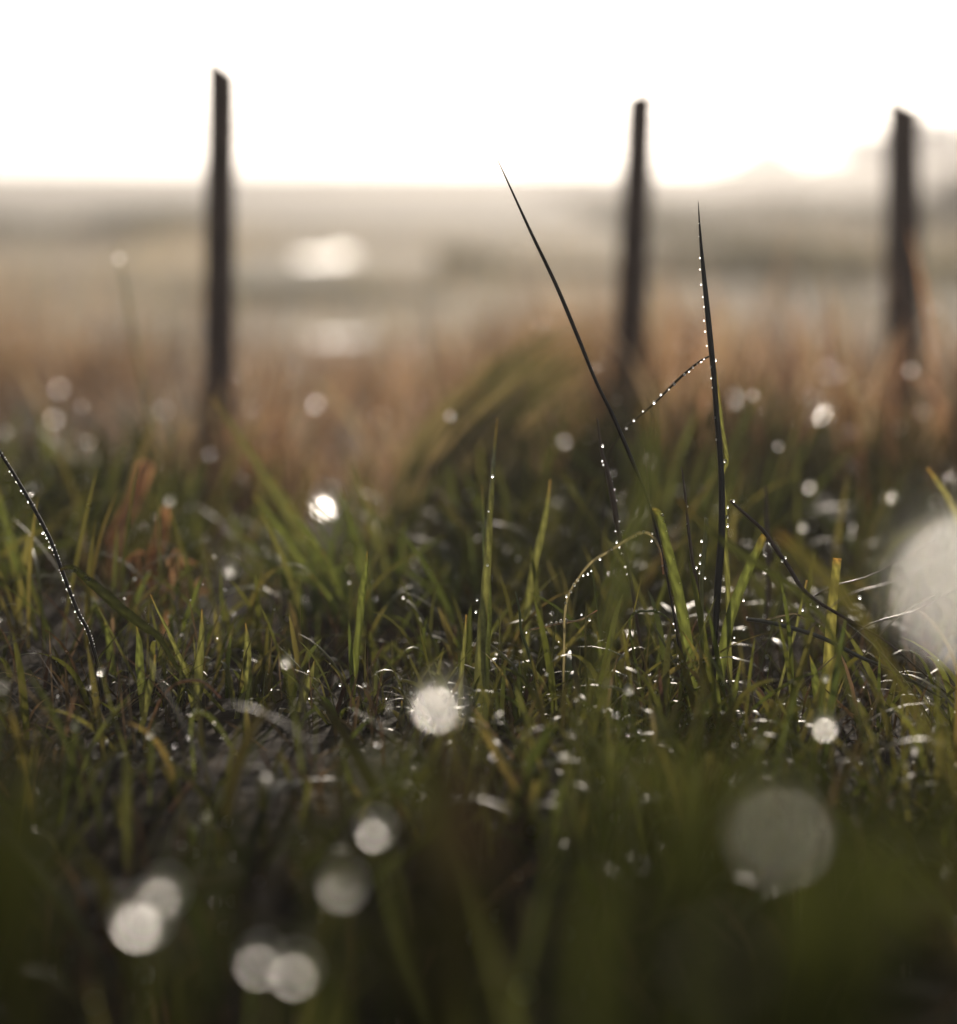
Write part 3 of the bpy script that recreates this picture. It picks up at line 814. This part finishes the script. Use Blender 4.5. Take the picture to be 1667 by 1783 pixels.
# soft fans of green leaves behind the focus
for fx, fy, fd, n_, x0_, x1_, y0_, y1_, lb in [(610, 1190, 2.0, 30, 400, 640, 790, 1000, 'soft green fan of leaves spreading up to the left at centre-left'),
                                               (740, 1160, 2.05, 22, 660, 820, 900, 1010, 'soft green leaves behind the left side of the centre blade'),
                                               (60, 1200, 2.1, 12, 20, 150, 900, 1010, 'soft dark leaves behind the snapped leaf at far left')]:
    ft = P(fx, fy, fd); ft.z = gz(ft.x, ft.y) - 0.01
    ro = bpy.data.objects.new('grass_clump', None); col.objects.link(ro); ro.location = ft
    tag(ro, lb, 'grass clump')
    for k in range(n_):
        d_ = fd * random.uniform(0.93, 1.1)
        t_ = random.random()
        tip = P(x0_ + (x1_ - x0_) * t_, y0_ + (y1_ - y0_) * random.random() ** 0.8, d_)
        b_ = ft + Vector((random.uniform(-0.05, 0.05), random.uniform(-0.05, 0.08), 0))
        m1 = b_.lerp(tip, 0.5) + Vector(((b_.x - tip.x) * 0.12, 0, 0.012))
        cp = catmull([tip, m1, b_], 7); w_ = random.uniform(0.004, 0.008)
        blade_mesh([q - ft for q in cp], [max(2e-4, w_ * min(1, 0.06 + 1.8 * i_ / len(cp))) for i_ in range(len(cp))],
                   random.choice([(0.05, 0.066, 0.02), (0.065, 0.08, 0.025), (0.09, 0.095, 0.035), (0.04, 0.05, 0.016)]), 0.2, random.uniform(-0.8, 0.8), mat=M_GRASS, name='leaf', parent=ro)

# the drooping tuft that arches to the right in front of the middle post
tx = bpy.data.objects.new('arching_tussock', None); col.objects.link(tx)
tb = P(700, 985, 2.5); tb.z = gz(tb.x, tb.y); tx.location = tb
tag(tx, 'blurred green tussock whose blades arch up to the right before the middle post', 'tussock')
for i in range(110):
    L_ = random.uniform(0.35, 1.0) ** 0.7; q = random.gauss(0, 1)
    dd = random.uniform(2.4, 3.0)
    p0 = Vector((tb.x + random.uniform(-0.07, 0.07), tb.y + (dd - 2.5), gz(tb.x, tb.y + dd - 2.5) - 0.01))
    k_ = [(745, 890), (810, 785), (890, 695), (985, 620), (1090, 555 + random.uniform(0, 50))]
    pts = [p0] + [P(a_ + q * 22, b_ + q * 26 + random.uniform(-9, 9), dd) for a_, b_ in k_]
    pth = catmull(pts, 5); pth = pth[:max(8, int(len(pth) * L_))][::-1]
    w_ = random.uniform(6, 12) / F_PX * dd; n_ = len(pth)
    blade_mesh([p - tb for p in pth], [max(2e-4, w_ * min(1, 0.08 + 2.2 * i_ / n_)) for i_ in range(n_)],
               random.choice([(0.05, 0.055, 0.022), (0.075, 0.072, 0.034), (0.12, 0.10, 0.055), (0.15, 0.115, 0.07)]), 0.25, random.uniform(-0.6, 0.6), sides=6, mat=M_GRASS, name='leaf', parent=tx)

hero(*B_, 'soft broad green blade in front of the tall stem foot', [(1128, 700), (1132, 760), (1125, 830), (1108, 900), (1085, 980), (1060, 1080), (1030, 1200)],
     [6, 20, 28, 30, 28, 22, 14], (0.045, 0.052, 0.018), d=1.0, rnd=0.18, turn=0.4)
hero(*B_, 'soft olive blade slanting down to the right before the cut blade', [(1352, 930), (1385, 962), (1425, 1003), (1465, 1045), (1500, 1085), (1530, 1135)],
     [14, 30, 34, 34, 30, 24], (0.065, 0.06, 0.022), d=1.18, rnd=0.18, turn=0.9)
hero(*B_, 'soft green blade crossing behind the black stem', [(1180, 870), (1240, 930), (1320, 985), (1390, 1035), (1440, 1090), (1460, 1150)],
     [6, 12, 15, 15, 14, 12], 'dark_green', d=1.36, rnd=0.2, turn=0.5)
hero(*B_, 'soft green blade behind the drops above the cut blade', [(1275, 790), (1340, 812), (1410, 840), (1480, 872), (1560, 930), (1620, 1010)],
     [8, 18, 22, 22, 20, 18], 'dark_green', d=2.9, rnd=0.2, turn=0.8)
hero(*B_, 'green blade tip leaning in at the right edge', [(1615, 815), (1640, 850), (1662, 890), (1690, 960), (1700, 1080)], [4, 10, 14, 16, 16], 'olive', d=1.8, rnd=0.2)
hero(*B_, 'pale soft blade near the left edge behind the beaded stem', [(70, 715), (82, 790), (92, 870), (98, 960), (100, 1060)], [6, 20, 24, 24, 22], 'green', d=2.6, rnd=0.2)

# --- clumps of blurred foreground leaves close to the lens, low in the frame
FG = [  # x, y of the clump's soft centre, distance, number of leaves, tint, where
    (150, 1290, 0.62, 7, 'green', 'at the left, sloping down from the edge'), (40, 1400, 0.55, 5, 'dark_green', 'in the lower left edge'), (300, 1400, 0.72, 4, 'green', 'above the two bright drops'),
    (470, 1330, 0.80, 4, 'green', 'left of centre over the turf'), (610, 1290, 0.85, 4, 'green', 'left of the round drop'), (850, 1300, 0.66, 4, 'tan', 'pinkish brown, right under the round drop'),
    (560, 1470, 0.66, 5, 'green', 'around the soft glowing drop'), (900, 1440, 0.62, 6, 'green', 'low in the centre'), (740, 1650, 0.60, 3, 'dark_green', 'at the bottom centre'),
    (1120, 1310, 0.76, 3, 'green', 'below the sharp tuft'), (1350, 1290, 0.62, 5, 'green', 'above the large dim drop'), (1550, 1430, 0.50, 5, 'green', 'at the right under the huge drop'),
    (1250, 1610, 0.52, 4, 'green', 'yellowish at the lower right'), (1480, 1600, 0.48, 4, 'dark_green', 'in the lower right corner'), (130, 1650, 0.52, 4, 'dark_green', 'in the bottom left corner'),
    (360, 1640, 0.60, 3, 'dark_green', 'beneath the two bright drops')]
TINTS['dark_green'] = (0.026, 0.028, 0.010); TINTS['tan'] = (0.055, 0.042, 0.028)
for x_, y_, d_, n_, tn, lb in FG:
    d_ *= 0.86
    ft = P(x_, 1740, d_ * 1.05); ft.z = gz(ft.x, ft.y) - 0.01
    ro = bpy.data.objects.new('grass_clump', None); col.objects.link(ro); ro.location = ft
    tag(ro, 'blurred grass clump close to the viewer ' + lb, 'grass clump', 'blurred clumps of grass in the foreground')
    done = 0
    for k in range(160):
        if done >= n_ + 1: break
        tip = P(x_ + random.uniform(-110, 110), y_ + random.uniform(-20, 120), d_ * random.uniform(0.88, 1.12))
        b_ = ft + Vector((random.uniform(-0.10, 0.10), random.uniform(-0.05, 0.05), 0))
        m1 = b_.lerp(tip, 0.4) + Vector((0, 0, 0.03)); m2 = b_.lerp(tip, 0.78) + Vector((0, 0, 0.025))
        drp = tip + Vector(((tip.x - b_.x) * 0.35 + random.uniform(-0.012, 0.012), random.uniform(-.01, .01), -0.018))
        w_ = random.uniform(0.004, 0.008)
        tt = TINTS[tn]; q_ = random.uniform(0.2, 0.7) if y_ < 1460 else random.uniform(0.15, 0.4)  # leaf colour scaled down as foreground shade, most in the lowest clumps
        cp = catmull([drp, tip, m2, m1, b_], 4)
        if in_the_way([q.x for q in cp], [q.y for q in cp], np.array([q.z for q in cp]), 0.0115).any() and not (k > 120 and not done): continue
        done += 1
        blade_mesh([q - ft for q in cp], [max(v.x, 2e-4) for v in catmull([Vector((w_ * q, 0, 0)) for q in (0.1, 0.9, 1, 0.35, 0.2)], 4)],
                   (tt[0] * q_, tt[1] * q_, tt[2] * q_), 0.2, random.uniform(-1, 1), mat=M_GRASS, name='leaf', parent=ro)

# ------------------------------------------------------------------ dew of the sward, as one mass
D = np.concatenate(dew_pts)
bmm = bmesh.new(); bmesh.ops.create_icosphere(bmm, subdivisions=2, radius=1.0)
bv = np.array([v.co[:] for v in bmm.verts]); bf = np.array([[v.index for v in f.verts] for f in bmm.faces]); bmm.free()
V = (D[:, None, :3] + bv[None] * D[:, None, 3:4]).reshape(-1, 3)
F = (bf[None] + (np.arange(len(D)) * len(bv))[:, None, None]).reshape(-1, 3)
tag(make('dew', V, F, M_DEW), 'fine dew sprinkled over the turf and dry grass', 'dew', kind='stuff')

# ------------------------------------------------------------------ fence posts
def post(label, top, foot_px, d, w_px, slant, lean=0.0, chip=0.0, twist=0.3):
    """square split post, tapering and cracked, with a slanted cut top"""
    pt = P(top[0], top[1], d); pf = P(foot_px[0], foot_px[1], d)
    g_ = gz(pf.x, pf.y)
    dirv = (pf - pt); dirv /= -dirv.z
    foot = pt + dirv * (pt.z - g_ + 0.06)
    H = (pt - foot).length
    w = w_px / F_PX * d
    N, S = 34, 20
    verts, faces = [], []
    rs = random.Random(int(top[0]))
    ph = [rs.uniform(0, 6.28) for _ in range(6)]
    ax = (pt - foot).normalized()
    for i in range(N):
        t = i / (N - 1)
        for k in range(S):
            a = 2 * math.pi * k / S + twist
            ca, sa = math.cos(a), math.sin(a)
            q = (abs(ca) ** 5 + abs(sa) ** 5) ** (-1 / 5)
            rr = w / 2 * q * 0.98 * (1.04 - 0.06 * t)
            rr *= 1 + 0.03 * math.sin(9 * t + ph[0] + 2 * a) + 0.018 * math.sin(23 * t + ph[1] + 3 * a) - (0.10 if k in (3, 12) else 0) * (0.5 + 0.5 * math.sin(7 * t + ph[2]))
            p = Vector((ca * rr, sa * rr * 0.9, t * H))
            if i == N - 1: p.z += -slant * ca * w * 0.5 + chip * rs.uniform(-1, 1) * w
            verts.append(Vector((p.x, p.y, 0)) + ax * p.z)
        if i:
            o = (i - 1) * S
            for k in range(S): faces.append((o + k, o + (k + 1) % S, o + S + (k + 1) % S, o + S + k))
    verts.append(ax * (H - 0.1 * w)); c = len(verts) - 1
    o = (N - 1) * S
    for k in range(S): faces.append((o + k, o + (k + 1) % S, c))
    po = make('fence_post', verts, faces, M_WOOD, smooth=False)
    po.location = foot
    tag(po, label, 'fence post', 'weathered posts standing in the dry grass')


post('tallest leftmost weathered wooden post with its top cut on a slant', (386, 112), (381, 720), 3.2, 52, 0.75)
post('middle slimmer weathered post leaning a little, behind the arching tussock', (1116, 160), (1096, 640), 3.7, 54, -0.3, chip=0.05, twist=0.5)
post('rightmost and thickest dark weathered post near the right edge', (1572, 178), (1572, 640), 4.0, 60, 0.5, chip=0.08, twist=0.1)

# ------------------------------------------------------------------ far farmhouse and trees in the haze
def tree(label, cat, x, y, h, w, n=2600, pal=None, low=0.15, group=None):
    ro = bpy.data.objects.new('hazy_tree', None); col.objects.link(ro)
    z = gz(x, y); ro.location = (x, y, z)
    tag(ro, label, cat, group)
    tp = catmull([Vector((0, 0, h * 0.75)), Vector((w * .03, 0, h * 0.45)), Vector((0, 0, h * 0.2)), Vector((0, 0, -0.3))], 5)
    tr = blade_mesh(tp, [0.03 * h * (0.4 + 1.0 * i / len(tp)) for i in range(len(tp))], (0.06, 0.045, 0.035), 1.0, 0, 8, M_BARK, 'trunk', ro)
    V, F, C = [], [], []
    rs = random.Random(int(x * 7 + y))
    lobes = []
    for _ in range(13):
        a = rs.uniform(0, 6.28); rr = rs.random() ** 0.6 * w * 0.36
        lobes.append((Vector((rr * math.cos(a), rr * math.sin(a), h * rs.uniform(low + 0.15, 0.84))), w * rs.uniform(0.12, 0.24)))
    for lc, lr in lobes[:7]:
        seg = catmull([lc, lc * 0.5 + Vector((0, 0, h * 0.12)), Vector((0, 0, h * 0.2))], 4)
        blade_mesh(seg, [0.012 * h * (0.3 + i / len(seg)) for i in range(len(seg))], (0.06, 0.045, 0.035), 1.0, 0, 6, M_BARK, 'limb', ro)
    pal = pal or [(0.06, 0.07, 0.03), (0.09, 0.08, 0.045), (0.045, 0.05, 0.025)]
    s = w * 0.035
    for i in range(n):
        lc, lr = rs.choice(lobes)
        dv = Vector((rs.gauss(0, 1), rs.gauss(0, 1), rs.gauss(0, 1))).normalized() * lr * rs.random() ** 0.35
        c = lc + dv
        u = Vector((rs.gauss(0, 1), rs.gauss(0, 1), rs.gauss(0, 1))).normalized(); vv = u.orthogonal().normalized()
        b = len(V); k = s * rs.uniform(0.5, 1.3)
        V += [c - u * k, c + vv * k * .6, c + u * k, c - vv * k * .6]; F.append((b, b + 1, b + 2, b + 3))
        tc_ = rs.choice(pal); C += [(*tc_, 1)] * 4
    make('crown', V, F, M_FAR, ro, smooth=False, cols=C)


def far_xy(px, d):
    return (px - CX) / F_PX * d, d


def house(label, px, d, w, wall_h, roof_h, depth):
    x, y = far_xy(px, d); z = gz(x, y) - 0.1
    ro = bpy.data.objects.new('farmhouse', None); col.objects.link(ro); ro.location = (x, y, z)
    tag(ro, label, 'farmhouse')
    hw, hd = w / 2, depth / 2

    def bx(nm, a, b, mt, par=ro):
        (xa, ya, za), (xb, yb, zb) = a, b
        v = [(xa, ya, za), (xb, ya, za), (xb, yb, za), (xa, yb, za), (xa, ya, zb), (xb, ya, zb), (xb, yb, zb), (xa, yb, zb)]
        return make(nm, v, [(0, 3, 2, 1), (4, 5, 6, 7), (0, 1, 5, 4), (1, 2, 6, 5), (2, 3, 7, 6), (3, 0, 4, 7)], mt, par, smooth=False)
    # gable towards the viewer
    v = [(-hw, -hd, 0), (hw, -hd, 0), (hw, hd, 0), (-hw, hd, 0), (-hw, -hd, wall_h), (hw, -hd, wall_h), (hw, hd, wall_h), (-hw, hd, wall_h), (0, -hd, wall_h + roof_h), (0, hd, wall_h + roof_h)]
    make('wall', v, [(0, 1, 5, 8, 4), (2, 3, 7, 9, 6), (1, 2, 6, 5), (3, 0, 4, 7)], M_WALL, ro, smooth=False)
    e, tk = 0.35, 0.18
    sl = roof_h / hw
    for s in (-1, 1):
        a = (s * (hw + e), wall_h - sl * e + 0.02); b = (0, wall_h + roof_h + 0.02)
        v = [(a[0], -hd - e, a[1]), (b[0], -hd - e, b[1]), (b[0], hd + e, b[1]), (a[0], hd + e, a[1])]
        v += [(q[0], q[1], q[2] + tk) for q in v]
        make('roof', v, [(0, 1, 2, 3), (4, 7, 6, 5), (0, 4, 5, 1), (2, 6, 7, 3), (0, 3, 7, 4), (1, 5, 6, 2)], M_ROOF, ro, smooth=False)
    bx('chimney', (-0.15, hd * 0.2, wall_h + roof_h * 0.7), (0.45, hd * 0.2 + 0.6, wall_h + roof_h + 0.9), M_WALL)
    for wx in (-hw * 0.5, hw * 0.5):
        f = bx('window', (wx - 0.45, -hd - 0.06, wall_h * 0.35), (wx + 0.45, -hd + 0.02, wall_h * 0.8), M_WALL)
        bx('pane', (wx - 0.36, -hd - 0.08, wall_h * 0.39), (wx + 0.36, -hd - 0.05, wall_h * 0.76), M_GLASS, f)
    dd = bx('door', (-0.45, -hd - 0.05, 0), (0.45, -hd + 0.02, min(2.0, wall_h * 0.85)), M_ROOF)


def crest(px, y_px, d):      # height above local ground needed to reach picture row y_px at distance d
    x, y = far_xy(px, d)
    return 0.42 + (HOR - y_px) / F_PX * d - gz(x, y)


d_ = 165
house('faint farmhouse gable in the haze left of the rightmost post', 1328, d_, 4.0, max(0.8, crest(1328, 312, d_)), 1.1, 7)
TG = 'trees fading into the haze on the horizon'
for px, yp, d_, w_px, lb in [(1500, 236, 115, 110, 'squarish hazy tree just left of the rightmost post'), (1640, 212, 105, 150, 'big hazy tree at the right edge of the picture'),
                             (1570, 246, 125, 90, 'hazy tree behind the rightmost post'), (1430, 296, 140, 60, 'low hazy bush between the farmhouse and the squarish tree'),
                             (1260, 302, 150, 70, 'low hazy bush left of the farmhouse'), (1740, 190, 100, 190, 'hazy tree just outside the right edge')]:
    x, y = far_xy(px, d_)
    tree(lb, 'tree', x, y, crest(px, yp, d_), w_px / F_PX * d_, group=TG, low=-0.05)
x, y = far_xy(1665, 30)
tree('brownish round bush behind the rightmost post at the right edge', 'bush', x, y, crest(1665, 300, 30), 1.5, n=3000, low=-0.1, pal=[(0.10, 0.09, 0.04), (0.14, 0.11, 0.06)])
x, y = far_xy(960, 60)
tree('faint pale bush in the misty field left of the middle post', 'bush', x, y, crest(960, 338, 60), 1.3, n=1500, low=-0.1, pal=[(0.16, 0.13, 0.09), (0.2, 0.17, 0.12)])

for (a, b, rx, ry), lb in zip(PONDS, ('bright strip of water in the misty field right of the left post', 'brightest end of the far strip of water',
                                      'paler strip of water nearer in the dry field')):
    pond('puddle', lb, a, b, rx, ry)

# --- drops that shine out of focus, each on a blade of its own that rises from the ground
bpy.context.view_layer.update()
dg = bpy.context.evaluated_depsgraph_get()
HZ = bpy.data.objects['haze']


def clear(a, b):
    dv = b - a; L = dv.length; dv.normalize(); o = a.copy(); gone = 0.0
    for _ in range(3):
        hit, loc, nrm, idx_, ob, mt = scene.ray_cast(dg, o, dv, distance=L - gone)
        if not hit: return 1
        if ob.name != 'haze': return 0
        gone += (loc - o).length + 1e-3; o = loc + dv * 1e-3
    return 1


def openness(p, r):
    """how freely a drop at p is seen from the lens and lit by the sun"""
    c = s_ = 0
    for k in range(12):
        a = k * 2.4; rr = APER / 2 * math.sqrt((k + 0.5) / 12)
        c += clear(p + Vector((0, -r, 0)), CAM + RIGHT * (rr * math.cos(a)) + UP * (rr * math.sin(a)))
    for ox, oz in ((0, 0), (.6, 0), (-.6, 0), (0, .7), (0, -.5)):
        s_ += clear(p + Vector((ox * r, r, oz * r)) , p + Vector((ox * r, r, oz * r)) + sd * 6)
    return (c / 12) * (0.1 + s_ / 5)


for x_, y_, c_, sd_, r_, lb in BOKEH:
    d0 = behind(c_) if sd_ == 'b' else front(c_)
    best = None
    for kd in ((1, .95, .9, .84, .78, .72) if sd_ == 'b' else (1, .97, 1.03, .94, 1.06)):
        d_ = FOCUS + (d0 - FOCUS) * kd if sd_ == 'b' else d0 * kd
        for ox, oy in ((0, 0), (8, 0), (-8, 0), (0, -8), (12, -10), (-12, -10), (0, -18)):
            p = P(x_ + ox, y_ + oy, d_)
            if p.z < gz(p.x, p.y) + 0.02: continue
            sc = openness(p, r_ * 1.3 / F_PX * d_) - 0.02 * (abs(ox) + abs(oy)) / 10 - 0.5 * abs(1 - kd)
            if best is None or sc > best[0] + 0.01: best = (sc, p, d_)
    if best is None: continue
    sc, p, d_ = best
    g_ = gz(p.x, p.y)
    ro = bpy.data.objects.new('dewy_grass', None); col.objects.link(ro)
    sx_ = random.uniform(-0.3, 0.3) * (p.z - g_)
    foot = Vector((p.x + sx_, p.y + random.uniform(0.0, 0.12) * (p.z - g_) + 0.004, 0)); foot.z = gz(foot.x, foot.y) - 0.005
    ro.location = foot
    tag(ro, 'grass blade carrying the ' + lb, 'dewy grass')
    r = r_ * (1.25 if sd_ == 'b' else 1.1) / F_PX * d_
    tip = p + Vector((0, r * 0.9, -r * 0.3))
    hi = tip + Vector((-sx_ * 0.12, 0.004, 0.012))
    pth = catmull([q - foot for q in (hi, tip, foot.lerp(tip, 0.5) + Vector((-sx_ * 0.15, 0, 0.1 * (p.z - g_))), foot)], 6)
    wd = random.uniform(0.0022, 0.004) * (1.0 if d_ > 0.8 else 0.8)
    blade_mesh(pth, [max(v.x, 2e-4) for v in catmull([Vector((wd * k, 0, 0)) for k in (0.1, 0.6, 1.0, 0.9)], 6)], random.choice(GREENS), 0.25,
               random.uniform(-0.6, 0.6), sides=6, name='leaf', parent=ro)
    drop(ro, p - foot, r, BIG)
